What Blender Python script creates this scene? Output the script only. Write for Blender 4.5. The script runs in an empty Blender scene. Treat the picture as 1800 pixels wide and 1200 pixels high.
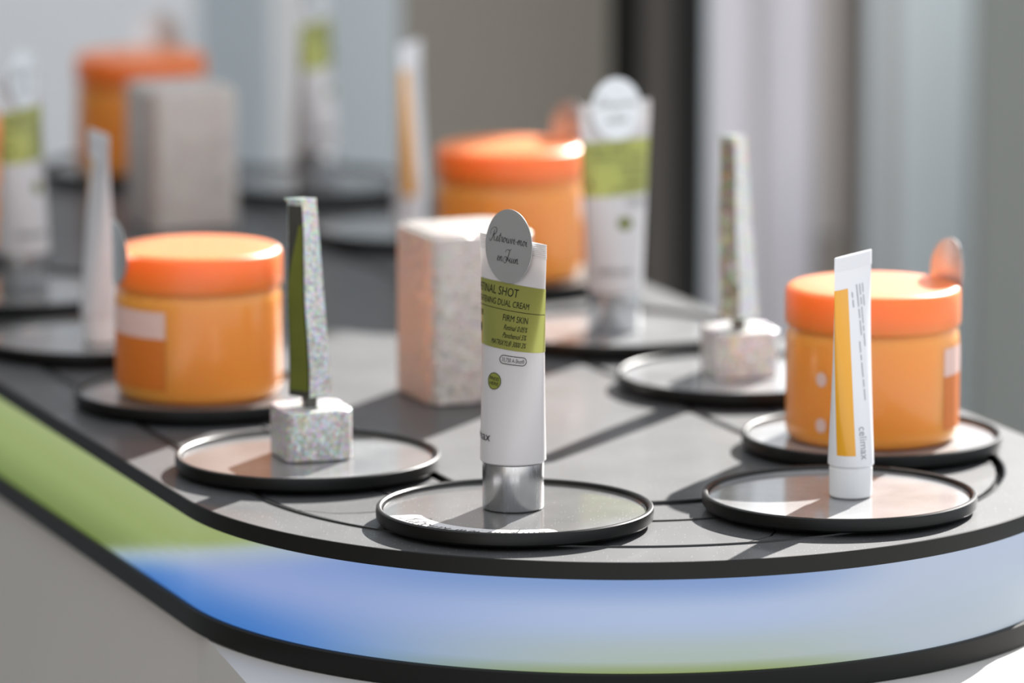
import bpy, math, random
from mathutils import Vector, Matrix
random.seed(7)
PI = math.pi
scene = bpy.context.scene
COL = scene.collection

def lin(r, g, b):
    def f(c):
        c /= 255.0
        return c / 12.92 if c <= 0.04045 else ((c + 0.055) / 1.055) ** 2.4
    return (f(r), f(g), f(b), 1.0)

# ------------------------------------------------------------------ camera
FPX, HCAM = 9670.0, 0.6
PITCH = math.atan(1700 / 9670.0)
cam_d = bpy.data.cameras.new('camera')
cam = bpy.data.objects.new('camera', cam_d)
COL.objects.link(cam)
cam.location = (0, 0, HCAM)
cam.rotation_euler = (PI / 2 - PITCH, 0, 0)
cam_d.sensor_width = 36.0
cam_d.lens = FPX / 1800 * 36
cam_d.clip_start, cam_d.clip_end = 0.05, 100
cam_d.dof.use_dof = True
cam_d.dof.focus_distance = 2.905
cam_d.dof.aperture_fstop = 4.3
scene.camera = cam

# ------------------------------------------------------------------ light
world = bpy.data.worlds.new('world')
scene.world = world
world.use_nodes = True
bg = world.node_tree.nodes['Background']
bg.inputs[0].default_value = (0.90, 0.95, 1.0, 1)
bg.inputs[1].default_value = 1.15
SUN_AZ, SUN_EL = math.radians(26), math.radians(29.5)
sdir = Vector((math.sin(SUN_AZ) * math.cos(SUN_EL), math.cos(SUN_AZ) * math.cos(SUN_EL), math.sin(SUN_EL)))
sun_d = bpy.data.lights.new('sun', 'SUN')
sun = bpy.data.objects.new('sun', sun_d)
COL.objects.link(sun)
sun.location = sdir * 12
sun.rotation_euler = (-sdir).to_track_quat('-Z', 'Y').to_euler()
sun_d.energy = 12.5
sun_d.angle = math.radians(0.7)
sun_d.color = (1.0, 0.97, 0.93)
vs = scene.view_settings
vs.view_transform = 'Standard'
vs.look = 'None'
vs.exposure = 0.0
vs.gamma = 1.0
vs.use_curve_mapping = False

# ------------------------------------------------------------------ pixel -> plane helper (used only to survey positions)
CP, SP = math.cos(PITCH), math.sin(PITCH)
def at(px, py, z=0.0):
    u, v = (px - 900) / FPX, (600 - py) / FPX
    d = Vector((u, CP + v * SP, -SP + v * CP))
    return d * ((z - HCAM) / d.z) + Vector((0, 0, HCAM))
def at_depth(px, y):
    return (px - 900) / FPX * (y * CP)

# ------------------------------------------------------------------ materials
def new_mat(name):
    m = bpy.data.materials.new(name)
    m.use_nodes = True
    nt = m.node_tree
    return m, nt, nt.nodes['Principled BSDF']

def plain(name, col, rough=0.5, metal=0.0, coat=0.0, sss=0.0, sss_r=(1, .5, .2), sss_s=0.01, noise=0.06, spec=0.5, coat_r=0.05, nscale=60.0, bump=0.0):
    m, nt, b = new_mat(name)
    tc = nt.nodes.new('ShaderNodeTexCoord')
    nz = nt.nodes.new('ShaderNodeTexNoise')
    nz.inputs['Scale'].default_value = nscale
    nz.inputs['Detail'].default_value = 3
    nt.links.new(tc.outputs['Object'], nz.inputs['Vector'])
    mr = nt.nodes.new('ShaderNodeMapRange')
    mr.inputs[3].default_value = 1 - noise
    mr.inputs[4].default_value = 1 + noise
    nt.links.new(nz.outputs[0], mr.inputs[0])
    mx = nt.nodes.new('ShaderNodeVectorMath')
    mx.operation = 'SCALE'
    mx.inputs[0].default_value = col[:3]
    nt.links.new(mr.outputs[0], mx.inputs['Scale'])
    nt.links.new(mx.outputs[0], b.inputs['Base Color'])
    b.inputs['Roughness'].default_value = rough
    b.inputs['Metallic'].default_value = metal
    b.inputs['Specular IOR Level'].default_value = spec
    b.inputs['Coat Weight'].default_value = coat
    b.inputs['Coat Roughness'].default_value = coat_r
    if sss:
        b.inputs['Subsurface Weight'].default_value = sss
        b.inputs['Subsurface Radius'].default_value = sss_r
        b.inputs['Subsurface Scale'].default_value = sss_s
    if bump:
        bp = nt.nodes.new('ShaderNodeBump')
        bp.inputs['Strength'].default_value = bump
        bp.inputs['Distance'].default_value = 0.001
        nt.links.new(nz.outputs[0], bp.inputs['Height'])
        nt.links.new(bp.outputs[0], b.inputs['Normal'])
    return m

def dusty(name, col, rough, coat, dustcol, amount, speck, coat_r=0.04):
    """dark laminate under a patchy film of pale dust and scattered specks"""
    m, nt, b = new_mat(name)
    N, L = nt.nodes.new, nt.links.new
    geo = N('ShaderNodeNewGeometry')
    nz = N('ShaderNodeTexNoise'); nz.inputs['Scale'].default_value = 22; nz.inputs['Detail'].default_value = 6
    L(geo.outputs['Position'], nz.inputs['Vector'])
    r1 = N('ShaderNodeMapRange'); r1.inputs[1].default_value = .35; r1.inputs[2].default_value = .75
    r1.inputs[3].default_value = amount * 0.5; r1.inputs[4].default_value = amount
    L(nz.outputs[0], r1.inputs[0])
    vo = N('ShaderNodeTexVoronoi'); vo.inputs['Scale'].default_value = 520
    L(geo.outputs['Position'], vo.inputs['Vector'])
    lt = N('ShaderNodeMath'); lt.operation = 'LESS_THAN'; lt.inputs[1].default_value = .16
    L(vo.outputs['Distance'], lt.inputs[0])
    sx = N('ShaderNodeSeparateColor'); L(vo.outputs['Color'], sx.inputs[0])
    gt = N('ShaderNodeMath'); gt.operation = 'GREATER_THAN'; gt.inputs[1].default_value = .72
    L(sx.outputs[0], gt.inputs[0])
    ml = N('ShaderNodeMath'); ml.operation = 'MULTIPLY'; L(lt.outputs[0], ml.inputs[0]); L(gt.outputs[0], ml.inputs[1])
    m2 = N('ShaderNodeMath'); m2.operation = 'MULTIPLY'; m2.inputs[1].default_value = speck; L(ml.outputs[0], m2.inputs[0])
    ad = N('ShaderNodeMath'); ad.operation = 'ADD'; ad.use_clamp = True; L(r1.outputs[0], ad.inputs[0]); L(m2.outputs[0], ad.inputs[1])
    mix = N('ShaderNodeMix'); mix.data_type = 'RGBA'
    mix.inputs[6].default_value = col; mix.inputs[7].default_value = dustcol
    L(ad.outputs[0], mix.inputs[0]); L(mix.outputs[2], b.inputs['Base Color'])
    rr = N('ShaderNodeMapRange'); rr.inputs[3].default_value = rough - .06; rr.inputs[4].default_value = rough + .1
    L(nz.outputs[0], rr.inputs[0]); L(rr.outputs[0], b.inputs['Roughness'])
    b.inputs['Coat Weight'].default_value = coat
    b.inputs['Coat Roughness'].default_value = coat_r
    return m

def glitter(name, scale, base, tint, rough=0.22, tilt=0.9, metal=0.75):
    """holographic glitter: every flake its own tilt and hue"""
    m, nt, b = new_mat(name)
    N, L = nt.nodes.new, nt.links.new
    tc = N('ShaderNodeTexCoord')
    vo = N('ShaderNodeTexVoronoi'); vo.inputs['Scale'].default_value = scale
    L(tc.outputs['Object'], vo.inputs['Vector'])
    hs = N('ShaderNodeHueSaturation'); hs.inputs['Saturation'].default_value = 1.0; hs.inputs['Value'].default_value = 1.5
    L(vo.outputs['Color'], hs.inputs['Color'])
    mix = N('ShaderNodeMix'); mix.data_type = 'RGBA'; mix.inputs[0].default_value = tint
    mix.inputs[6].default_value = base; L(hs.outputs[0], mix.inputs[7])
    L(mix.outputs[2], b.inputs['Base Color'])
    v2 = N('ShaderNodeTexVoronoi'); v2.inputs['Scale'].default_value = scale * .97
    L(tc.outputs['Object'], v2.inputs['Vector'])
    sub = N('ShaderNodeVectorMath'); sub.operation = 'SUBTRACT'; sub.inputs[1].default_value = (.5, .5, .5)
    L(v2.outputs['Color'], sub.inputs[0])
    sc = N('ShaderNodeVectorMath'); sc.operation = 'SCALE'; sc.inputs['Scale'].default_value = tilt
    L(sub.outputs[0], sc.inputs[0])
    geo = N('ShaderNodeNewGeometry')
    ad = N('ShaderNodeVectorMath'); ad.operation = 'ADD'; L(geo.outputs['Normal'], ad.inputs[0]); L(sc.outputs[0], ad.inputs[1])
    nm = N('ShaderNodeVectorMath'); nm.operation = 'NORMALIZE'; L(ad.outputs[0], nm.inputs[0])
    L(nm.outputs[0], b.inputs['Normal'])
    b.inputs['Metallic'].default_value = metal
    b.inputs['Roughness'].default_value = rough
    return m

def brushed(name, col, rough, metal, sx=900.0, amt=.12):
    m, nt, b = new_mat(name)
    N, L = nt.nodes.new, nt.links.new
    tc = N('ShaderNodeTexCoord'); mp = N('ShaderNodeMapping'); mp.inputs['Scale'].default_value = (sx, sx, 6)
    nz = N('ShaderNodeTexNoise'); nz.inputs['Scale'].default_value = 1.0
    L(tc.outputs['Object'], mp.inputs[0]); L(mp.outputs[0], nz.inputs['Vector'])
    mr = N('ShaderNodeMapRange'); mr.inputs[3].default_value = rough - amt; mr.inputs[4].default_value = rough + amt
    L(nz.outputs[0], mr.inputs[0]); L(mr.outputs[0], b.inputs['Roughness'])
    b.inputs['Base Color'].default_value = col
    b.inputs['Metallic'].default_value = metal
    return m

M = {}
M['laminate'] = dusty('dusty_dark_laminate', lin(38, 38, 39), .58, 0.20, lin(200, 201, 206), .075, .45, .10)
M['tray_face'] = dusty('dusty_tray_face', lin(58, 57, 56), .50, 1.0, lin(205, 204, 204), .27, .5)
M['tray_face_clean'] = dusty('thinly_dusted_tray_face', lin(50, 49, 48), .50, 1.0, lin(205, 204, 204), .155, .7)
M['tray_face_dusty'] = dusty('thickly_dusted_tray_face', lin(58, 57, 56), .50, .9, lin(206, 207, 210), .46, .4)
M['rubber'] = plain('black_rubber', lin(11, 11, 10), .38, spec=.35, noise=.15, nscale=300)
M['edge'] = plain('black_edge_band', lin(15, 15, 13), .5, spec=.3, noise=.15, nscale=120)
M['lip'] = plain('satin_slot_lip', lin(40, 40, 40), .3, spec=.6)
M['groove'] = plain('groove_black', lin(8, 8, 8), .6)
M['plinth'] = plain('white_plinth_paint', lin(198, 194, 190), .6, noise=.03, nscale=12)
M['white_plastic'] = plain('white_plastic', lin(202, 198, 199), .32, noise=.01, sss=.15, sss_s=.004, sss_r=(1, .9, .8))
M['slim_white'] = plain('white_tube_gloss', lin(220, 220, 224), .28, noise=.01)
M['white_cap'] = plain('white_cap_plastic', lin(226, 226, 228), .38, noise=.01)
M['silver'] = brushed('brushed_silver', lin(205, 206, 208), .24, 1.0)
M['sticker'] = brushed('silver_sticker_foil', lin(222, 224, 226), .36, .8, 30, .05)
M['olive_foil'] = brushed('olive_foil', lin(168, 170, 92), .32, .5, 500, .02)
M['olive_print'] = plain('olive_print', lin(132, 138, 62), .4)
M['ink'] = plain('black_ink', lin(22, 24, 20), .5)
M['grey_ink'] = plain('grey_ink', lin(150, 152, 158), .5)
M['faint_ink'] = plain('faint_grey_ink', lin(172, 174, 180), .5)
M['yellow'] = plain('yellow_gloss_print', lin(224, 158, 28), .25, coat=.4, noise=.02)
M['lid'] = plain('orange_lid_plastic', lin(252, 124, 28), .42, noise=.02, sss=.8, sss_s=.022, sss_r=(1, .35, .08), coat=.7, coat_r=.38)
M['jar'] = plain('amber_jar_plastic', lin(253, 155, 62), .3, noise=.02, sss=.8, sss_s=.018, sss_r=(1, .62, .3), coat=.4)
M['jar_label_white'] = plain('jar_label_white', lin(226, 190, 180), .45)
M['jar_label_orange'] = plain('jar_label_orange', lin(214, 116, 34), .45, sss=.3, sss_s=.004)
M['glitter'] = glitter('holographic_glitter', 720, lin(200, 196, 192), .22, .38, .5, .5)
M['glitter_block'] = glitter('glitter_block_cover', 1000, lin(200, 189, 182), .12, .36, .65, .45)
M['film'] = glitter('holographic_film', 800, lin(200, 204, 204), .25, .3, .45, .6)
M['film_dark'] = glitter('darkened_holographic_film', 420, lin(140, 132, 112), .16, .3, .45, .55)  # darker copy of the film, dark reflections put into its colour
M['dark_grey'] = plain('dark_grey_film', lin(84, 82, 76), .22, noise=.25, nscale=150, metal=.5)  # neck, and the dark reflection painted on the sleeve's left face
M['olive_panel'] = plain('olive_panel', lin(112, 118, 50), .28, noise=.25, nscale=50, metal=.35)  # olive reflection painted on the sleeve's left face

# ------------------------------------------------------------------ object helpers
def props(o, label=None, cat=None, group=None, kind=None):
    if label: o['label'] = label
    if cat: o['category'] = cat
    if group: o['group'] = group
    if kind: o['kind'] = kind
    return o
def thing(name, loc, label, cat, group=None, rz=0.0):
    o = bpy.data.objects.new(name, None)
    COL.objects.link(o)
    o.location = loc
    o.rotation_euler = (0, 0, rz)
    o.empty_display_size = 0.01
    return props(o, label, cat, group)
def mesh(name, verts, faces, mat, parent=None, smooth=True, sharp=None):
    me = bpy.data.meshes.new(name)
    me.from_pydata([tuple(v) for v in verts], [], faces)
    me.materials.append(mat)
    me.update()
    if smooth:
        me.polygons.foreach_set('use_smooth', [True] * len(me.polygons))
        me.set_sharp_from_angle(angle=math.radians(sharp or 35))
    o = bpy.data.objects.new(name, me)
    COL.objects.link(o)
    if parent: o.parent = parent
    return o
def copy_tree(o, parent=None):
    c = o.copy()
    COL.objects.link(c)
    c.parent = parent
    for ch in list(o.children): copy_tree(ch, c)
    return c
def lathe(prof, n=96):
    """prof: (r, z) from bottom to top; r = 0 closes to a point"""
    v, f, rows = [], [], []
    for r, z in prof:
        if r < 1e-7:
            rows.append([len(v)]); v.append((0, 0, z))
        else:
            rows.append(list(range(len(v), len(v) + n)))
            v += [(r * math.cos(2 * PI * k / n), r * math.sin(2 * PI * k / n), z) for k in range(n)]
    for a, b in zip(rows, rows[1:]):
        for k in range(n):
            k2 = (k + 1) % n
            if len(a) == 1: f.append((a[0], b[k2], b[k]))
            elif len(b) == 1: f.append((a[k], a[k2], b[0]))
            else: f.append((a[k], a[k2], b[k2], b[k]))
    return v, f
def box(x0, x1, y0, y1, z0, z1):
    v = [(x, y, z) for z in (z0, z1) for x, y in ((x0, y0), (x1, y0), (x1, y1), (x0, y1))]
    return v, [(3, 2, 1, 0), (4, 5, 6, 7), (0, 1, 5, 4), (1, 2, 6, 5), (2, 3, 7, 6), (3, 0, 4, 7)]
def rbox(w, d, h, r, bev, seg=6):
    """upright block with rounded corners and a softened top edge"""
    def loop(ins, z):
        pts = []
        rr = max(r - ins, .0002)
        for cx, cy, a0 in ((w / 2 - r, d / 2 - r, 0), (-w / 2 + r, d / 2 - r, PI / 2), (-w / 2 + r, -d / 2 + r, PI), (w / 2 - r, -d / 2 + r, 1.5 * PI)):
            for k in range(seg + 1):
                a = a0 + PI / 2 * k / seg
                pts.append((cx + rr * math.cos(a), cy + rr * math.sin(a), z))
        return pts
    rings = [loop(bev * .6, 0), loop(0, bev * .6)]
    for k in range(0, 4):
        a = PI / 2 * k / 3
        rings.append(loop(bev * (1 - math.cos(a)), h - bev + bev * math.sin(a)))
    n = len(rings[0])
    v = [p for q in rings for p in q]
    f = []
    for i in range(len(rings) - 1):
        for k in range(n):
            k2 = (k + 1) % n
            f.append((i * n + k, i * n + k2, (i + 1) * n + k2, (i + 1) * n + k))
    f.append(tuple(reversed(range(n))))
    f.append(tuple((len(rings) - 1) * n + k for k in range(n)))
    return v, f

def text_verts(s, size, shear=0.0, align='LEFT', sx=1.0):
    cu = bpy.data.curves.new('t', 'FONT')
    cu.body = s
    cu.size = size
    cu.shear = shear
    cu.align_x = align
    cu.resolution_u = 3
    o = bpy.data.objects.new('t', cu)
    COL.objects.link(o)
    dg = bpy.context.evaluated_depsgraph_get()
    me = bpy.data.meshes.new_from_object(o.evaluated_get(dg))
    v = [(p.co.x * sx, p.co.y) for p in me.vertices]
    f = [tuple(p.vertices) for p in me.polygons]
    bpy.data.objects.remove(o)
    bpy.data.curves.remove(cu)
    bpy.data.meshes.remove(me)
    return v, f

# handwriting -----------------------------------------------------------
GL = {
 'R': (1.75, [[(.85, 2.25), (.72, 1.3), (.45, .3), (.1, -.12), (-.2, .05), (-.12, .35)],
              [(-.15, 1.2), (-.3, 1.8), (.15, 2.5), (.95, 2.7), (1.5, 2.3), (1.35, 1.6), (.85, 1.25), (.6, 1.2), (.95, .95), (1.15, .35), (1.4, .0), (1.75, .2)]]),
 'J': (1.35, [[(-.2, 1.9), (-.1, 2.35), (.4, 2.5), (1.0, 2.45), (1.5, 2.7)],
              [(1.05, 2.45), (.85, 1.3), (.65, .3), (.2, -.2), (-.35, -.05), (-.5, .5), (-.1, 1.05), (.5, .95), (.65, .55), (.35, .35), (.25, .7), (.7, .9), (1.35, .2)]]),
 'e': (.7, [[(0, .2), (.3, .42), (.5, .78), (.36, 1.0), (.16, .75), (.14, .3), (.36, 0), (.7, .2)]]),
 't': (.65, [[(0, .2), (.25, .8), (.42, 1.75), (.28, .6), (.3, .12), (.45, 0), (.65, .2)], [(.02, 1.2), (.7, 1.32)]]),
 'r': (.85, [[(0, .2), (.2, .7), (.24, 1.08), (.36, .92), (.6, .95), (.56, .4), (.62, .05), (.85, .2)]]),
 'o': (.9, [[(0, .2), (.15, .7), (.45, 1.0), (.18, .8), (.12, .3), (.36, 0), (.6, .3), (.62, .75), (.48, 1.0), (.66, .8), (.9, .75)]]),
 'u': (1.05, [[(0, .3), (.2, .95), (.2, .3), (.36, 0), (.6, .25), (.72, .95), (.7, .3), (.84, 0), (1.05, .2)]]),
 'v': (.95, [[(0, .3), (.15, .9), (.26, .9), (.36, .3), (.46, 0), (.66, .5), (.7, .95), (.62, 1.0), (.78, .8), (.95, .75)]]),
 '-': (.6, [[(.05, .5), (.5, .55)]]),
 'm': (1.2, [[(0, .2), (.16, .95), (.17, 0), (.22, .5), (.42, 1), (.52, .8), (.51, 0), (.57, .5), (.77, 1), (.88, .8), (.86, .2), (.97, 0), (1.2, .2)]]),
 'n': (.9, [[(0, .2), (.16, .95), (.17, 0), (.22, .5), (.45, 1), (.56, .8), (.54, .2), (.66, 0), (.9, .2)]]),
 'i': (.55, [[(0, .2), (.2, .95), (.2, .3), (.34, 0), (.55, .2)], [(.24, 1.38), (.3, 1.48)]]),
 ' ': (.6, []),
}
for ch, kx in (('m', 1.35), ('n', 1.3), ('u', 1.15), ('i', 1.1), ('v', 1.1), ('o', 1.05)):
    GL[ch] = (GL[ch][0] * kx, [[(a * kx, b) for a, b in st] for st in GL[ch][1]])
def smooth_path(p, n=5):
    q = []
    for i in range(len(p) - 1):
        p0, p1, p2, p3 = p[max(i - 1, 0)], p[i], p[i + 1], p[min(i + 2, len(p) - 1)]
        for k in range(n):
            t = k / n
            q.append(tuple(.5 * ((2 * p1[j]) + (-p0[j] + p2[j]) * t + (2 * p0[j] - 5 * p1[j] + 4 * p2[j] - p3[j]) * t * t + (-p0[j] + 3 * p1[j] - 3 * p2[j] + p3[j]) * t ** 3) for j in (0, 1)))
    q.append(p[-1])
    return q
def script_verts(s, unit, w):
    V, F, x = [], [], 0.0
    for ch in s:
        adv, strokes = GL[ch]
        for st in strokes:
            pts = [((x + a + b * .18) * unit, b * unit) for a, b in smooth_path(st)]
            n0 = len(V)
            for i, (px, py) in enumerate(pts):
                a, b = pts[max(i - 1, 0)], pts[min(i + 1, len(pts) - 1)]
                dx, dy = b[0] - a[0], b[1] - a[1]
                l = math.hypot(dx, dy) or 1
                ww = w * (1.35 if dy < 0 else .85)
                V += [(px - dy / l * ww / 2, py + dx / l * ww / 2), (px + dy / l * ww / 2, py - dx / l * ww / 2)]
            for i in range(len(pts) - 1):
                F.append((n0 + 2 * i, n0 + 2 * i + 1, n0 + 2 * i + 3, n0 + 2 * i + 2))
        x += adv
    return V, F, x * unit

# ------------------------------------------------------------------ room
FLOOR = -0.95
def slab(name, px0, px1, y, th, col, z1=1.25, rough=.6):
    x0, x1 = at_depth(px0, y), at_depth(px1, y)
    v, f = box(x0, x1, y, y + th, FLOOR, z1)
    o = mesh(name, v, f, plain(name + '_paint', col, rough, noise=.03, nscale=3), None, False)
    return props(o, kind='structure')
v, f = box(-5, 5, -3, 9, FLOOR - .1, FLOOR)
props(mesh('floor', v, f, plain('floor_concrete', lin(196, 193, 190), .5, noise=.08, nscale=4), None, False), kind='structure')
YB = 5.3
XW = at_depth(1250, YB)
LOW = .12                                                       # sill height of the window openings on the right
wallm = plain('back_wall_paint', lin(216, 225, 230), .7, noise=.02, nscale=2)
v, f = box(-2.6, XW, YB, YB + .12, FLOOR, 2.4)
props(mesh('wall_back', v, f, wallm, None, False), kind='structure')
v, f = box(XW, 5, YB, YB + .12, FLOOR, LOW)
props(mesh('wall_window', v, f, wallm, None, False), kind='structure')
v, f = box(XW, .767, YB, YB + .12, .60, 2.4)                     # unseen wall piece, shaped to keep sun off the table's back left
props(mesh('shade_header', v, f, wallm, None, False), kind='structure')
slab('trim_1', -900, 330, 5.0, .05, lin(236, 239, 244))        # pale panel behind the far jar
slab('trim_2', 470, 520, 5.05, .04, lin(232, 234, 237))
slab('trim_3', 700, 1082, 4.75, .06, lin(150, 144, 135))         # warm grey board
slab('trim_4', 1078, 1248, 4.55, .10, lin(9, 10, 9), rough=.8)  # black post
slab('trim_5', 1132, 1190, 4.50, .05, lin(66, 62, 59), rough=.8)  # brown stile on the post
slab('trim_6', 1264, 1446, 4.80, .05, lin(242, 239, 248), LOW)        # white panel
slab('trim_7', 1350, 1384, 4.78, .02, lin(212, 210, 216), LOW)
slab('trim_8', 1446, 1500, 4.85, .05, lin(176, 171, 166), LOW)
slab('trim_9', 1500, 1536, 4.75, .06, lin(84, 77, 71), LOW)
slab('trim_10', 1572, 1592, 5.1, .05, lin(165, 165, 164), LOW)
slab('trim_11', 1735, 2600, 5.0, .05, lin(126, 130, 127), LOW)
slab('trim_12', 1450, 1502, 4.68, .04, lin(112, 106, 100), -.135)     # low grey box at the foot of the board
v, f = box(-2.75, -2.6, -2.5, YB + .12, FLOOR, 2.6)  # unseen dark wall, added to hold back skylight from the left
props(mesh('shade_wall_left', v, f, plain('shade_wall_paint', lin(108, 101, 95), .7), None, False), kind='structure')

# ------------------------------------------------------------------ conveyor display table
ZT = -0.0082                                    # table top (tray tops lie at z = 0)
C0 = Vector((0.060, 3.052)); AX = Vector((-.357, .934)); NX = Vector((.934, .357)); LEN = 1.04
R_EDGE, R_OUT, R_IN = .256, .2145, .107
def outline(R, na=96, ns=12):
    """closed racetrack outline with running length s (0 where the left side meets the near end)"""
    pts = []
    for k in range(ns):
        t = 1 - k / ns
        pts.append((C0 + AX * (LEN * t) - NX * R, -LEN * t))
    for k in range(na):
        a = PI * k / na
        pts.append((C0 + (-NX * math.cos(a) - AX * math.sin(a)) * R, a * R))
    for k in range(ns):
        t = k / ns
        pts.append((C0 + NX * R + AX * (LEN * t), PI * R + LEN * t))
    for k in range(na):
        a = PI * k / na
        pts.append((C0 + AX * LEN + (NX * math.cos(a) + AX * math.sin(a)) * R, PI * R + LEN + a * R))
    return pts
def ring_solid(prof, closed=True, na=96, ns=12):
    """sweep a profile of (R, z) round the racetrack"""
    v, f = [], []
    outs = [outline(R, na, ns) for R, z in prof]
    n = len(outs[0])
    for (R, z), o in zip(prof, outs):
        v += [(p.x, p.y, z) for p, s in o]
    m = len(prof)
    for i in range(m if closed else m - 1):
        i2 = (i + 1) % m
        for k in range(n):
            k2 = (k + 1) % n
            f.append((i * n + k, i * n + k2, i2 * n + k2, i2 * n + k))
    return v, f, n
def cap_fill(prof_last_index, n, f, up=True):
    r = range(prof_last_index * n, prof_last_index * n + n)
    f.append(tuple(r) if up else tuple(reversed(r)))

table = thing('display_table', (0, 0, 0), 'dark racetrack-shaped conveyor display table with a glowing green and blue band', 'table')
g = .0034
# border
v, f, n = ring_solid([(R_EDGE - .0014, ZT), (R_OUT + g, ZT), (R_OUT + g, ZT - .006), (R_EDGE - .0014, ZT - .006)])
mesh('border_top', v, f, M['laminate'], table)
# island
v, f, n = ring_solid([(R_IN - g, ZT - .006), (R_IN - g, ZT)], closed=False)
cap_fill(1, n, f)
mesh('island_top', v, f, M['laminate'], table)
# raised lips along the slots
for nm, R in (('outer_slot_lip', R_OUT + g + .0005), ('inner_slot_lip', R_IN - g - .0005)):
    v, f, n = ring_solid([(R - .0008, ZT - .001), (R - .0006, ZT + .0009), (R + .0006, ZT + .0009), (R + .0008, ZT - .001)], closed=False)
    mesh(nm, v, f, M['lip'], table)
# slot bottom
v, f, n = ring_solid([(R_EDGE - .002, ZT - .0061)], closed=False)
cap_fill(0, n, f)
mesh('slot_bed', v, f, M['groove'], table)
# upper trim (black edge band)
v, f, n = ring_solid([(R_EDGE - .0014, ZT), (R_EDGE - .0003, ZT), (R_EDGE, ZT - .0003), (R_EDGE, ZT - .0093), (R_EDGE - .004, ZT - .0098), (R_EDGE - .004, ZT - .004)], closed=False)
mesh('upper_trim', v, f, M['edge'], table)
# lower trim
ZB1 = ZT - .0098; ZB0 = ZB1 - .0500; ZL = ZB0 - .0125
v, f, n = ring_solid([(R_EDGE - .006, ZB0), (R_EDGE - .0002, ZB0), (R_EDGE + .0005, ZB0 - .0007), (R_EDGE + .0005, ZL + .0005), (R_EDGE - .0002, ZL), (R_EDGE - .02, ZL)], closed=False)
mesh('lower_trim', v, f, M['edge'], table)

# light band
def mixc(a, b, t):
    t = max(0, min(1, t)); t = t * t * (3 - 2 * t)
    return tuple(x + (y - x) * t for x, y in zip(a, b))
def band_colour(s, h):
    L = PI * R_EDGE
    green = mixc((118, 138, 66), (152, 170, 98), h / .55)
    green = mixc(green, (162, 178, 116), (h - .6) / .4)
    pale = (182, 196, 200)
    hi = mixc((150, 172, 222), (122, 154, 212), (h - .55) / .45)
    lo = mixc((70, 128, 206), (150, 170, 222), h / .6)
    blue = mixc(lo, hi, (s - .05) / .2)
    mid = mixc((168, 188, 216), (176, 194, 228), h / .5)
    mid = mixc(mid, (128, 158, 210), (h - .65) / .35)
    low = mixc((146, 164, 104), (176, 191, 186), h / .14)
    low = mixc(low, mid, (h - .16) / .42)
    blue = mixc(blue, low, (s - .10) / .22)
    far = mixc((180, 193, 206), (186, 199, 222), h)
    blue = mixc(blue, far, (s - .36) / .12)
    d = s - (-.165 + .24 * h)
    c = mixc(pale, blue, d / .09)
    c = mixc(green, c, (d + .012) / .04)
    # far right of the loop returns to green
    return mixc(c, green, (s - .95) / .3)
na, ns, nh = 160, 40, 16
o0 = outline(R_EDGE - .0025, na, ns)
n = len(o0)
vv, ff, cc = [], [], []
for i in range(nh + 1):
    h = i / nh
    for p, s in o0:
        vv.append((p.x, p.y, ZB0 + (ZB1 - ZB0) * h))
        cc.append(lin(*band_colour(s, h)))
for i in range(nh):
    for k in range(n):
        k2 = (k + 1) % n
        ff.append((i * n + k, i * n + k2, (i + 1) * n + k2, (i + 1) * n + k))
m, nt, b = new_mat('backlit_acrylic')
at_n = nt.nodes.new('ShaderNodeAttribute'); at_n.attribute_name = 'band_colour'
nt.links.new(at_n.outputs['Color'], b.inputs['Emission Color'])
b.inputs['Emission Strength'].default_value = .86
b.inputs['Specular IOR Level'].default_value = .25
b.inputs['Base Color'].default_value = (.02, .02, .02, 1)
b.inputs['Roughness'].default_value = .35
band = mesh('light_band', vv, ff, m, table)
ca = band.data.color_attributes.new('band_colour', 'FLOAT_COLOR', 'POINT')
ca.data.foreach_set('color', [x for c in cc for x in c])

# conveyor plates: one under each tray, each with a round nose in the hollow tail of the next
def track_pt(t, off=0.0, z=ZT - .0006, R=(R_OUT + R_IN) / 2):
    """t: running length on the track centre line; 0 at the left tangent point, growing clockwise seen from the front"""
    per = 2 * PI * R + 2 * LEN
    t = t % per
    if t < PI * R:
        a = t / R
        p = C0 + (-NX * math.cos(a) - AX * math.sin(a)) * (R + off)
    elif t < PI * R + LEN:
        p = C0 + NX * (R + off) + AX * (t - PI * R)
    elif t < 2 * PI * R + LEN:
        a = (t - PI * R - LEN) / R
        p = C0 + AX * LEN + (NX * math.cos(a) + AX * math.sin(a)) * (R + off)
    else:
        p = C0 + AX * (LEN - (t - 2 * PI * R - LEN)) - NX * (R + off)
    return Vector((p.x, p.y, z))
RC = (R_OUT + R_IN) / 2
PER = 2 * PI * RC + 2 * LEN
HWID = (R_OUT - R_IN) / 2 - .0016
NPL = 15
STEP = PER / NPL
for i in range(NPL):
    t0 = i * STEP + .03
    v, f = [], []
    nu, nw = 14, 10
    for zt in (ZT - .0006, ZT - .0045):
        for a in range(nw + 1):
            w = -1 + 2 * a / nw
            bow = .034 * math.sqrt(max(0, 1 - (w * .98) ** 2))
            for k in range(nu + 1):
                u = k / nu
                v.append(track_pt(t0 + bow + .0007 + (STEP - .0014) * u, w * HWID, zt))
    W = nu + 1; T = W * (nw + 1)
    for a in range(nw):
        for k in range(nu):
            q = (a * W + k, a * W + k + 1, (a + 1) * W + k + 1, (a + 1) * W + k)
            f.append(q); f.append(tuple(T + x for x in reversed(q)))
    rim = [k for k in range(W)] + [a * W + nu for a in range(1, nw + 1)] + [nw * W + k for k in range(nu - 1, -1, -1)] + [a * W for a in range(nw - 1, 0, -1)]
    for x, y in zip(rim, rim[1:] + rim[:1]): f.append((x, T + x, T + y, y))
    mesh('track_plate', v, f, M['laminate'], table)
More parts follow.
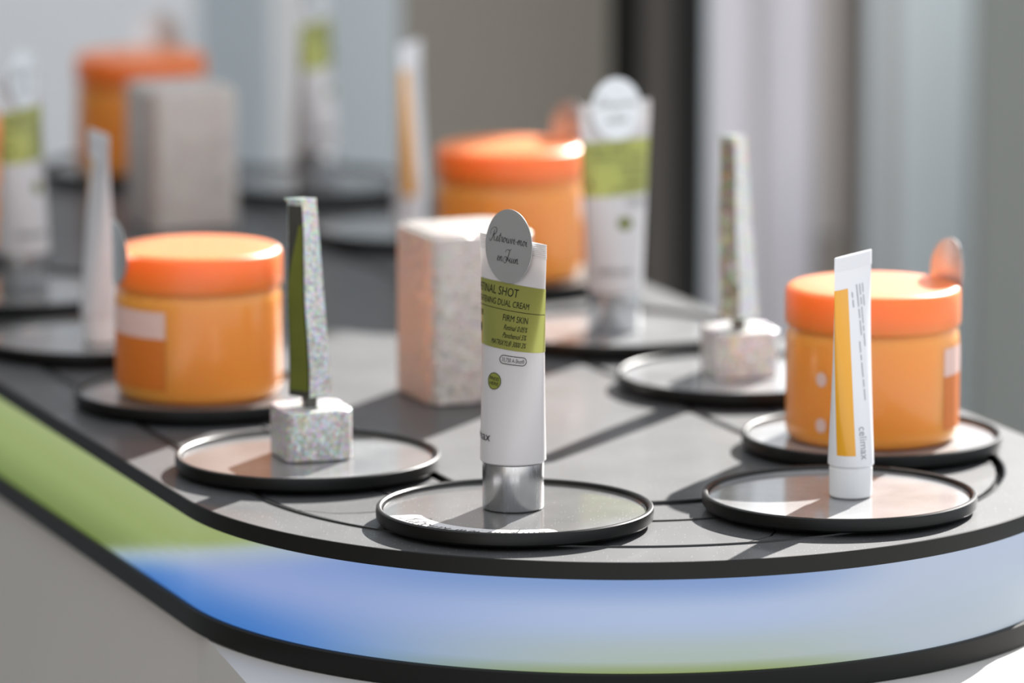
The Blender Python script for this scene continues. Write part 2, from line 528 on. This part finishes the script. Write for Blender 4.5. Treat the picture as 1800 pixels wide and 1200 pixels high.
# fine centre slot line of the track
v, f, n = ring_solid([(.1490, ZT - .0004), (.1490, ZT + .0002), (.1503, ZT + .0002), (.1503, ZT - .0004)], closed=False)
mesh('guide_seam', v, f, M['groove'], table)

# plinth and step below the table
def poly_prism(pts, z0, z1):
    n = len(pts)
    v = [(x, y, z0) for x, y in pts] + [(x, y, z1) for x, y in pts]
    f = [tuple(reversed(range(n))), tuple(range(n, 2 * n))] + [(k, (k + 1) % n, n + (k + 1) % n, n + k) for k in range(n)]
    return v, f
pl = C0 - NX * (R_EDGE - .006)
pfar = pl + AX * (LEN + .3)
d2 = Vector((.246, -.969))
pr1 = C0 + NX * (R_EDGE - .006)
pr2 = pr1 + AX * (LEN + .3)
pnear = pl + d2 * .34
v, f = poly_prism([(pl.x, pl.y), (pnear.x, pnear.y), (.52, 2.60), (.46, 2.96), (pr1.x, pr1.y), (pr2.x, pr2.y), (pfar.x, pfar.y)], FLOOR, ZL - .0006)
props(mesh('plinth', v, f, M['plinth'], None, False), 'white painted plinth carrying the conveyor table', 'plinth')

# ------------------------------------------------------------------ trays
RT = .0748
def make_tray():
    t = thing('round_tray', (0, 0, 0), 'x', 'tray', 'round trays riding on the conveyor')
    v, f = lathe([(0, -.0012), (RT - .0040, -.0012), (RT - .0040, -.0004)], 120)
    mesh('tray_plate', v, f, M['tray_face'], t)
    v, f = lathe([(0, -.0062), (RT - .005, -.0062), (RT - .0012, -.0058), (RT - .0002, -.0046), (RT, -.001), (RT - .0003, .0012), (RT - .0010, .0018), (RT - .0022, .0018), (RT - .0030, .0012), (RT - .0036, -.0013)], 120)
    mesh('rim', v, f, M['rubber'], t)
    v, f = lathe([(0, ZT - .0004), (.020, ZT - .0004), (.020, ZT + .0004), (.012, ZT + .0008), (.012, -.006), (0, -.006)], 40)
    mesh('pivot_foot', v, f, M['rubber'], t)
    return t
TP = dict(D1=(905, 893), D2=(541, 801), D3=(1476, 869), D4=(1532, 763), D5=(1300, 657), D6=(1080, 577), D8=(897, 478), D13=(722, 398), D12=(556, 318),
          D7=(350, 686), D9=(170, 590), D10=(42, 508), F=(249, 292))
TPOS = {k: at(*p) for k, p in TP.items()}
TPOS['OL'] = Vector((-.402, 3.815, 0))
TLAB = dict(D1='black-rimmed round tray under the sharp cream tube at the front, lettered near its rim',
    D2='black-rimmed round tray carrying the nearer glitter stand, left of the front tube',
    D3='black-rimmed round tray under the slim yellow-striped tube at the front right',
    D4='black-rimmed round tray under the rightmost orange jar',
    D5='black-rimmed round tray carrying the blurred glitter stand on the right',
    D6='black-rimmed round tray under the blurred cream tube right of centre',
    D7='black-rimmed round tray under the orange jar on the left side',
    D8='black-rimmed round tray under the orange jar behind the centre glitter block',
    D9='black-rimmed round tray under the plain white tube at the left',
    D10='black-rimmed round tray under the green-banded tube at the left edge of the photo',
    D12='far black-rimmed round tray under the blurred green-banded tube at top centre',
    D13='black-rimmed round tray under the blurred yellow-striped tube at the back',
    F='farthest black-rimmed round tray, under the jar behind the glitter block',
    OL='black-rimmed round tray just beyond the left edge, under the half-hidden jar')
tray0 = make_tray()
trays = {}
for k, p in TPOS.items():
    t = tray0 if k == 'D1' else copy_tree(tray0)
    t.location = p
    t['label'] = TLAB[k]
    if k in ('D1', 'D3', 'D4', 'D5', 'D6'):
        for c in t.children:
            if c.name.startswith('tray_plate'):
                if k != 'D1': c.data = c.data.copy(); c.data.materials[0] = M['tray_face_dusty']
                else: clean = c
    trays[k] = t
clean.data = clean.data.copy(); clean.data.materials[0] = M['tray_face_clean']
ZS = -.0011     # things stand on the tray plate

# lettered label stuck along the front of the front tray
def arc_pt(r, a, z=-.0009): return (r * math.cos(a), r * math.sin(a), z)
a0, a1, r0, r1 = math.radians(193), math.radians(292), .0520, .0692
v, f = [], []
for k in range(41):
    a = a0 + (a1 - a0) * k / 40
    for r in (r0, r1):
        v.append(arc_pt(r + (.004 if r == r0 and k in (0, 40) else 0), a))
for k in range(40): f.append((2 * k, 2 * k + 1, 2 * k + 3, 2 * k + 2))
tl = mesh('lettered_label', v, f, plain('tray_label_paper', lin(214, 212, 214), .4), trays['D1'])
tl['label'] = 'pale curved label with black handwriting along the tray rim'
sv, sf, wd = script_verts('Retrouve-moi en Juin', .0056, .00055)
mid = (r0 + r1) / 2 + .004
v = []
for x, y in sv:
    a = a0 + .12 + (x / wd) * (a1 - a0 - .22)
    v.append(arc_pt(mid - y, a, -.0007))
mesh('handwriting', v, [tuple(reversed(q)) for q in sf], M['ink'], tl, False)

# ------------------------------------------------------------------ tubes
class Tube:
    def __init__(s, r, z0, z1, zc, p=1.25, wide=1.57):
        s.r, s.z0, s.z1, s.zc, s.p, s.wide = r, z0, z1, zc, p, wide   # shoulder, top, crimp start
    def ab(s, z):
        t = max(0, min(1, (z - s.z0) / (s.zc - s.z0)))
        b = s.r * (1 - t ** s.p)
        a = s.r * math.sqrt(max(1.0, 2 - (b / s.r) ** 2))
        a = a + (s.wide - 1.4142) * s.r * t ** 2
        return a, max(b, .0007)
    def pt(s, phi, z, off=0.0):
        a, b = s.ab(z)
        x, y = a * math.sin(phi), -b * math.cos(phi)
        nx, ny = b * math.sin(phi), -a * math.cos(phi)
        l = math.hypot(nx, ny)
        return (x + nx / l * off, y + ny / l * off, z)
    def body(s, n=120):
        zs = [s.z0, s.z0 + .0006]
        k = 26
        zs += [s.z0 + .0006 + (s.zc - s.z0 - .0006) * i / k for i in range(1, k + 1)]
        zz = s.zc
        while zz < s.z1 - .0001:
            zz += .0005; zs.append(zz)
        v, f = [], []
        for i, z in enumerate(zs):
            ins = -.0005 if i == 0 else (0 if z <= s.zc else (.00032 if i % 2 else 0))
            v += [s.pt(2 * PI * k / n, z, ins) for k in range(n)]
        for i in range(len(zs) - 1):
            for k in range(n):
                k2 = (k + 1) % n
                f.append((i * n + k, i * n + k2, (i + 1) * n + k2, (i + 1) * n + k))
        f.append(tuple(reversed(range(n))))
        f.append(tuple((len(zs) - 1) * n + k for k in range(n)))
        return v, f
    def patch(s, ph0, ph1, za, zb, off, nu=48, nv=24, closed=False):
        v, f = [], []
        for j in range(nv + 1):
            for i in range(nu + 1):
                v.append(s.pt(ph0 + (ph1 - ph0) * i / nu, za + (zb - za) * j / nv, off))
        for j in range(nv):
            for i in range(nu):
                q = j * (nu + 1) + i
                f.append((q, q + 1, q + nu + 2, q + nu + 1))
        return v, f
    def wrap(s, vf, u0, z0, off=.00036):
        return [s.pt((u0 + x) / s.r, z0 + y, off) for x, y in vf]

def round_sticker(parent, tube, u, zc, rad, tilt, extra):
    """silver disc stuck on the flat end of a tube, facing local -y"""
    yb = -.0011
    n = 64
    # the disc leans out a little to clear the swelling tube below the seal
    def bend(p):
        x, y, z = p
        return (x, y + .0004 - .0030 * (zc + rad - z) / (2 * rad), z)
    rings = 8
    V, F = [], []
    for side in (0, 1):
        V.append(bend((u, yb - .0003 * side, zc)))
        for j in range(1, rings + 1):
            for k in range(n):
                V.append(bend((u + rad * j / rings * math.cos(2 * PI * k / n), yb - .0003 * side, zc + rad * j / rings * math.sin(2 * PI * k / n))))
    T = 1 + rings * n
    for side in (0, 1):
        o = side * T
        for k in range(n):
            k2 = (k + 1) % n
            q = (o, o + 1 + k, o + 1 + k2)
            F.append(q if side else tuple(reversed(q)))
            for j in range(rings - 1):
                q = (o + 1 + j * n + k, o + 1 + (j + 1) * n + k, o + 1 + (j + 1) * n + k2, o + 1 + j * n + k2)
                F.append(q if side else tuple(reversed(q)))
    for k in range(n):
        k2 = (k + 1) % n
        e = 1 + (rings - 1) * n
        F.append((e + k, e + k2, T + e + k2, T + e + k))
    st = mesh('round_sticker', V, F, M['sticker'], parent)
    st['label'] = 'round silver sticker with black handwriting'
    for s, dz, un in (('Retrouve-moi', .0016, .00268), ('en Juin', -.0086, .00268)):
        sv, sf, wd = script_verts(s, un, .00025)
        pts = [bend((u - wd / 2 + x, yb - .0003, zc + dz + y)) for x, y in sv]
        mesh('handwriting', [(x, y - .00018, z) for x, y, z in pts], sf, M['ink'], st, False)
    return st

def make_cream_tube():
    t = thing('cream_tube', (0, 0, 0), 'x', 'tube', 'white cream tubes with olive bands')
    T = Tube(.0178, .0262, .1465, .138)
    v, f = T.body()
    mesh('tube_body', v, f, M['white_plastic'], t)
    r = .0166
    v, f = lathe([(0, .0003), (r - .0012, .0003), (r - .0004, .0005), (r, .0012), (r, .0254), (r - .0006, .0259), (r - .0006, .0264), (0, .0264)], 96)
    mesh('cap', v, f, M['silver'], t, True, 30)['label'] = 'brushed silver screw cap'
    zl0, zl1 = .0880, .1226
    v, f = T.patch(-PI, PI, zl0, zl1, .00020, 180, 30)
    lb = mesh('label_band', v, f, M['olive_foil'], t)
    lb['label'] = 'olive green foil band with black print'
    v, f = T.patch(-1.75, 1.6, .1085, .1088, .00036, 60, 1)
    mesh('rule_line', v, f, M['ink'], lb)
    U0, U1 = -.0235, .0143
    def put(name, s, size, u, z, mat, par, shear=0, align='LEFT', width=.01):
        v, f = text_verts(s, size, shear, align, 1.0)
        k = width / (max(x for x, y in v) - min(x for x, y in v))
        return mesh(name, T.wrap([(x * k, y) for x, y in v], u, z), f, mat, par, False)
    put('lettering', 'RETINAL SHOT', .0064, U0, .1160, M['ink'], lb, width=.0295)
    put('lettering', 'TIGHTENING DUAL CREAM', .0047, U0, .1106, M['ink'], lb, width=.0370)
    put('lettering', 'FOR', .0045, U0 + .001, .1030, M['ink'], lb, width=.0065)
    put('lettering', 'FIRM SKIN', .0048, U1, .1030, M['ink'], lb, 0, 'RIGHT', .0143)
    put('lettering', 'Retinal 0.05%', .0040, U1, .0984, M['ink'], lb, .35, 'RIGHT', .0138)
    put('lettering', 'Panthenol 5%', .0040, U1, .0942, M['ink'], lb, .35, 'RIGHT', .0138)
    put('lettering', 'MATRIXYL\u00ae 3000 3%', .0040, U1 + .0004, .0900, M['ink'], lb, .35, 'RIGHT', .0210)
    # small droplet emblem at the turned-away edge of the band
    pts = [(.0022 * math.sin(a) * (1 - .35 * max(0, math.cos(a))), .0026 * math.cos(a)) for a in [2 * PI * k / 24 for k in range(24)]]
    mesh('emblem', T.wrap(pts, -.0195, .0965), [tuple(range(24))], M['ink'], lb, False)
    # outlined pill with print
    def rring(w, h, th, seg=10):
        o, i = [], []
        for sgn, a0 in ((1, -PI / 2), (-1, PI / 2)):
            for k in range(seg + 1):
                a = a0 + PI * k / seg
                o.append((sgn * (w / 2 - h / 2) + h / 2 * math.cos(a), h / 2 * math.sin(a)))
                i.append((sgn * (w / 2 - h / 2) + (h / 2 - th) * math.cos(a), (h / 2 - th) * math.sin(a)))
        n = len(o)
        # split the long straight sides so that they follow the tube
        def dens(p):
            q = []
            for k in range(n):
                a, b = p[k], p[(k + 1) % n]
                m_ = 8 if abs(a[0] - b[0]) > h else 1
                for j in range(m_): q.append((a[0] + (b[0] - a[0]) * j / m_, a[1] + (b[1] - a[1]) * j / m_))
            return q
        o, i = dens(o), dens(i)
        n = len(o)
        return o + i, [(k, (k + 1) % n, n + (k + 1) % n, n + k) for k in range(n)]
    uc, zc = .0088, .0828
    v, f = rring(.0156, .0047, .00035)
    pb = mesh('printed_pill', T.wrap(v, uc, zc), f, M['ink'], t, False)
    put('lettering', '33,750 A-Shot\u00ae', .0031, uc, zc - .0011, M['ink'], pb, 0, 'CENTER', .0128)
    # round green press mark
    ring = [(.0044 * math.cos(2 * PI * k / 32), .0044 * math.sin(2 * PI * k / 32)) for k in range(32)]
    V = [(0, 0)] + [(x * .5, y * .5) for x, y in ring] + ring
    F = [(0, 1 + k, 1 + (k + 1) % 32) for k in range(32)] + [(1 + k, 33 + k, 33 + (k + 1) % 32, 1 + (k + 1) % 32) for k in range(32)]
    up, zp = -.0008, .0705
    pm = mesh('press_mark', T.wrap(V, up, zp, .00018), F, M['olive_print'], t, False)
    v, f = rring(.0090, .00899, .0003)
    mesh('mark_outline', T.wrap(v, up, zp), f, M['ink'], pm, False)
    put('lettering', 'PRESS', .0026, up, zp + .0004, M['ink'], pm, 0, 'CENTER', .0062)
    put('lettering', 'HERE', .0026, up, zp - .0022, M['ink'], pm, 0, 'CENTER', .0062)
    put('lettering', 'celimax', .0066, .0010, .0385, M['ink'], t, 0, 'RIGHT', .0235)
    round_sticker(t, T, -.0008, .1425, .0197, 0, None)
    return t
tube0 = make_cream_tube()
TUBES = [('D1', 0, 0, -50.9, 'sharp white cream tube with olive band and silver cap standing at the front'),
         ('D6', 0, 0, 36, 'blurred white cream tube with olive band and glaring sticker, right of centre'),
         ('D10', 0, 0, 66, 'blurred white cream tube with olive band at the left edge of the photo'),
         ('D12', 0, 0, 68, 'most distant white cream tube with olive band, at the top centre')]
for i, (k, dx, dy, ang, lab) in enumerate(TUBES):
    o = tube0 if i == 0 else copy_tree(tube0)
    p = TPOS[k]
    o.location = (p.x + dx, p.y + dy, ZS)
    o.rotation_euler = (0, 0, math.radians(ang))
    o['label'] = lab
tube0.location = at(902, 888) + Vector((0, 0, ZS))

def make_slim_tube():
    t = thing('slim_tube', (0, 0, 0), 'x', 'tube', 'slim white tubes with yellow stripes')
    T = Tube(.0126, .0178, .1335, .1250, 1.15, 1.5)
    v, f = T.body(96)
    mesh('tube_body', v, f, M['slim_white'], t)
    r = .0118
    v, f = lathe([(0, .0003), (r - .001, .0003), (r - .0002, .0012), (r, .0160), (r - .0005, .0168), (r - .0008, .0180), (0, .0180)], 80)
    mesh('cap', v, f, M['white_cap'], t, True, 30)
    v, f = [], []
    for j in range(41):
        z = .0245 + .0910 * j / 40
        for i in range(31):
            p1 = math.radians(-44 + 22 * (j / 40) ** 1.3)
            v.append(T.pt(math.radians(-94) + (p1 - math.radians(-94)) * i / 30, z, .0001))
    for j in range(40):
        for i in range(30):
            q = j * 31 + i
            f.append((q, q + 1, q + 32, q + 31))
    mesh('yellow_stripe', v, f, M['yellow'], t)['label'] = 'glossy yellow stripe running up the tube'
    def vput(s, size, phi, ztop, mat, sx=.9):
        v, f = text_verts(s, size, 0, 'LEFT', sx)
        P = [T.pt(math.radians(phi) + (y / T.r), ztop - x, .0002) for x, y in v]
        mesh('lettering', P, f, mat, t, False)
    vput('celimax', .0068, -30, .0405, M['grey_ink'], .88)
    random.seed(3)
    def line(phi, ztop, ln, w):
        vs_, fs = T.patch(math.radians(phi), math.radians(phi) + w / T.r, ztop - ln, ztop, .00015, 1, 8)
        return vs_, fs
    # rows of print too fine to read
    for phi, zt, words in ((14, .1165, (.006, .004, .009, .003, .007)), (4, .1165, (.012, .005, .008)), (-12, .113, (.003, .004)), (-4, .086, (.006, .003, .008, .004, .006)), (24, .1165, (.005, .006)),):
        V, F, z = [], [], zt
        for w in words:
            a, b = line(phi, z, w, .0009)
            F += [tuple(len(V) + q for q in fc) for fc in b]; V += a
            z -= w + .0012
        mesh('fine_print', V, F, M['faint_ink'], t, False)
    return t
slim0 = make_slim_tube()
SLIM = [('D3', 15, 3, 55, 'slim white tube with a yellow stripe and white cap at the front right'),
        ('D9', 8, 8, -66, 'plain white side of a slim tube at the left, behind the orange jar'),
        ('D13', 0, 0, 68, 'blurred slim tube with a yellow stripe behind the centre glitter block')]
for i, (k, dx, dy, ang, lab) in enumerate(SLIM):
    o = slim0 if i == 0 else copy_tree(slim0)
    px, py = TP[k]
    o.location = at(px + dx, py + dy) + Vector((0, 0, ZS))
    o.rotation_euler = (0, 0, math.radians(ang))
    o['label'] = lab
slim0.location = at(1495, 868) + Vector((0, 0, ZS))

# ------------------------------------------------------------------ orange jars
RJ = .0497
def make_jar():
    t = thing('orange_jar', (0, 0, 0), 'x', 'jar', 'orange pad jars with silver stickers')
    v, f = lathe([(0, .0010), (RJ - .006, .0002), (RJ - .003, .0006), (RJ - .0008, .003), (RJ, .007), (RJ, .058), (RJ - .0006, .0620), (RJ - .0022, .0640), (RJ - .0026, .0662), (0, .0662)], 128)
    mesh('jar_body', v, f, M['jar'], t, True, 40)
    v, f = lathe([(0, .0660), (RJ - .001, .0660), (RJ + .0003, .0668), (RJ + .0006, .0690), (RJ + .0004, .0852), (RJ - .0004, .0871), (RJ - .0022, .0883), (RJ - .004, .0886), (RJ * .6, .0889), (0, .0889)], 128)
    mesh('lid', v, f, M['lid'], t, True, 40)['label'] = 'smooth orange screw lid'
    def patch(a0, a1, z0, z1, mat, name, par, off):
        n = 40
        V, F = [], []
        for z in (z0, z1):
            for k in range(n + 1):
                a = a0 + (a1 - a0) * k / n
                V.append(((RJ + off) * math.sin(a), -(RJ + off) * math.cos(a), z))
        for k in range(n): F.append((k, k + 1, n + 2 + k, n + 1 + k))
        return mesh(name, V, F, mat, par)
    a0, a1 = math.radians(0), math.radians(140)
    patch(a0, a1, .0090, .0400, M['jar_label_orange'], 'orange_label', t, .00025)
    wl = patch(a0, a1, .0400, .0560, M['jar_label_white'], 'pale_label', t, .00025)
    # two little printed dots left of the label
    for z in (.0400, .0135):
        n = 24
        V = []
        for k in range(n):
            a = math.radians(-90) + .0036 / RJ * math.cos(2 * PI * k / n)
            V.append(((RJ + .0003) * math.sin(a), -(RJ + .0003) * math.cos(a), z + .0042 * math.sin(2 * PI * k / n)))
        mesh('printed_dot', V, [tuple(range(n))], M['jar_label_white'], t)
    return t
def jar_sticker(jar, ang, zc, rad, lean=0.0):
    """round sticker stuck to the lid's side, its upper half standing free; ang: direction in jar space"""
    n, rings = 48, 6
    V, F = [], []
    def P(x, z, side):
        a = x / (RJ + .001)
        rr = RJ + .0009 + .0003 * side
        d = max(0, z + zc - .0875) * lean
        # free part is flatter than the lid
        fl = min(1, max(0, (z + zc - .0875) / .008))
        xc, yc = rr * math.sin(a), rr * math.cos(a)
        xf, yf = x, rr - x * x * 8
        X, Y = xc + (xf - xc) * fl, yc + (yf - yc) * fl + d
        return (X * math.cos(ang) + Y * math.sin(ang), -X * math.sin(ang) + Y * math.cos(ang), zc + z)
    for side in (0, 1):
        V.append(P(0, 0, side))
        for j in range(1, rings + 1):
            for k in range(n):
                q = 2 * PI * k / n
                V.append(P(rad * j / rings * math.cos(q), rad * j / rings * math.sin(q), side))
    T = 1 + rings * n
    for side in (0, 1):
        o = side * T
        for k in range(n):
            k2 = (k + 1) % n
            q = (o, o + 1 + k, o + 1 + k2); F.append(q if not side else tuple(reversed(q)))
            for j in range(rings - 1):
                q = (o + 1 + j * n + k, o + 1 + (j + 1) * n + k, o + 1 + (j + 1) * n + k2, o + 1 + j * n + k2)
                F.append(q if not side else tuple(reversed(q)))
    e = 1 + (rings - 1) * n
    for k in range(n):
        k2 = (k + 1) % n
        F.append((e + k, T + e + k, T + e + k2, e + k2))
    s = mesh('round_sticker', V, F, M['sticker'], jar)
    s['label'] = 'round silver sticker standing up from the lid edge'
jar0 = make_jar()
# key, label start angle (deg, 0 = facing camera, + to the right), sticker direction (deg from +y clockwise), sticker centre z, lean
JARS = [('D7', -160, 253, .0875, 0.0, 'orange jar at the left with a dark sticker on its lid, beside the white tube'),
        ('D4', 51, 66, .0925, 0.0, 'orange jar with upright sticker at the far right, behind the slim striped tube'),
        ('D8', 70, 55, .0945, 0.0, 'blurred orange jar in the middle, behind the centre glitter block'),
        ('F', 150, 12, .0945, 0.1, 'farthest orange jar, shaded, with a domed sticker, behind the far glitter block'),
        ('OL', 150, 300, .0875, 0.0, 'orange jar of which only a sliver shows at the left edge')]
for i, (k, la, sa, sz, lean, lab) in enumerate(JARS):
    o = jar0 if i == 0 else copy_tree(jar0)
    p = TPOS[k]
    o.location = (p.x, p.y, ZS)
    o.rotation_euler = (0, 0, math.radians(la))
    o['label'] = lab
    JARS[i] = (o, la, sa, sz, lean)
for o, la, sa, sz, lean in JARS:
    jar_sticker(o, math.radians(sa) + math.radians(la), sz, .0195, lean)

# ------------------------------------------------------------------ glitter stands (tapered display sleeve on a block)
def make_stand():
    t = thing('glitter_stand', (0, 0, 0), 'x', 'display stand', 'holographic glitter stands')
    hb = .0285
    v, f = rbox(.0400, .0400, hb, .0075, .0012)
    v = [(x, y, z + .0003) for x, y, z in v]
    mesh('base_block', v, f, M['glitter'], t)
    v, f = rbox(.0075, .0095, .007, .002, .0004)
    mesh('neck', [(x - .001, y - .001, z + hb) for x, y, z in v], f, M['dark_grey'], t)
    # sleeve: four-sided taper, one edge towards the viewer
    z0, z1 = hb + .0062, hb + .1160
    def ring(t_):
        wl, wr, d = .0125 - .0035 * t_, .0120 - .0045 * t_, .0085 - .0055 * t_
        lean = -.0035 * t_
        z = z0 + (z1 - z0) * t_
        wob = .0005 * math.sin(9 * t_) * (1 - t_ * .3)
        return [(-wl + lean + wob, .002, z), (lean - .001 + wob, -d, z), (wr + lean, .001, z), (lean + .001, d, z)]
    rot = Matrix.Rotation(math.radians(-12), 3, 'Z')
    ring0 = ring
    def ring(t_): return [tuple(rot @ Vector(q)) for q in ring0(t_)]
    R = 16
    V = []
    for i in range(R + 1): V += ring(i / R)
    # flared lip at the open top
    V += [(x * 1.12 - .0005, y * 1.2, z1 + .0022) for x, y, z in ring(1.0)]
    F = []
    for i in range(R + 1):
        for k in range(4):
            k2 = (k + 1) % 4
            F.append((i * 4 + k, i * 4 + k2, i * 4 + 4 + k2, i * 4 + 4 + k))
    F.append((3, 2, 1, 0)); e = (R + 1) * 4
    F.append((e, e + 1, e + 2, e + 3))
    mesh('sleeve', V, F, M['film'], t, True, 25)
    # left mirror face: its dark and olive reflections, painted as flat sheets
    def face_pts(u0, u1, ta, tb, off, n=14, bow=None):
        V, F = [], []
        for i in range(n + 1):
            t_ = ta + (tb - ta) * i / n
            A, B = Vector(ring(t_)[0]), Vector(ring(t_)[1])
            nn = Vector((B.y - A.y, -(B.x - A.x), 0)).normalized()
            if nn.y > 0: nn = -nn
            a, b = u0, u1
            if bow: a, b = bow(t_)
            V += [A.lerp(B, a) + nn * off, A.lerp(B, b) + nn * off]
        for i in range(n): F.append((2 * i, 2 * i + 1, 2 * i + 3, 2 * i + 2))
        return V, F
    v, f = face_pts(.04, .98, .0, .985, .0002)
    mesh('dark_reflection', v, f, M['dark_grey'], t)
    def bow(t_):
        k = max(0, (t_ - .55) / .33)
        return (.10 + .62 * min(1, k) ** 1.6, .93)
    v, f = face_pts(0, 0, .03, .885, .0005, 20, bow)
    ip = mesh('olive_reflection', v, f, M['olive_panel'], t)
    ip['label'] = 'olive green reflection painted on the left mirror face'
    return t
stand0 = make_stand()
STANDS = [('D2', 547, 797, 18, 'sharper glitter stand with a painted olive reflection, left of the front cream tube'),
          ('D5', 1299, 653, 17, 'blurred glitter stand on the right, between the cream tube and the orange jar')]
for i, (k, px, py, ang, lab) in enumerate(STANDS):
    o = stand0 if i == 0 else copy_tree(stand0)
    o.location = at(px, py) + Vector((0, 0, ZS))
    o.rotation_euler = (0, 0, math.radians(ang))
    o['label'] = lab
    if i:                                   # second sleeve: no olive, left face in film with dark reflections painted in
        for c in list(o.children):
            if c.name.startswith('olive_reflection'): bpy.data.objects.remove(c)
            elif c.name.startswith('dark_reflection'):
                c.data = c.data.copy(); c.data.materials[0] = M['film_dark']
            

# ------------------------------------------------------------------ glitter blocks on the island
for px, py, lab in ((816, 693, 'nearer glitter-covered block on the table island behind the front cream tube'),
                    (321, 394, 'farther glitter-covered block on the table island behind the left orange jar')):
    t = thing('glitter_block', at(px, py, ZT) + Vector((0, 0, .0003)), lab, 'block', 'glitter blocks on the table island', math.radians(21))
    v, f = rbox(.0680, .0690, .1020, .012, .0022, 8)
    mesh('block_body', v, f, M['glitter_block'], t)
    v, f = rbox(.0600, .0610, .0012, .010, .0004, 8)
    mesh('top_panel', [(x, y, z + .1018) for x, y, z in v], f, M['glitter_block'], t)
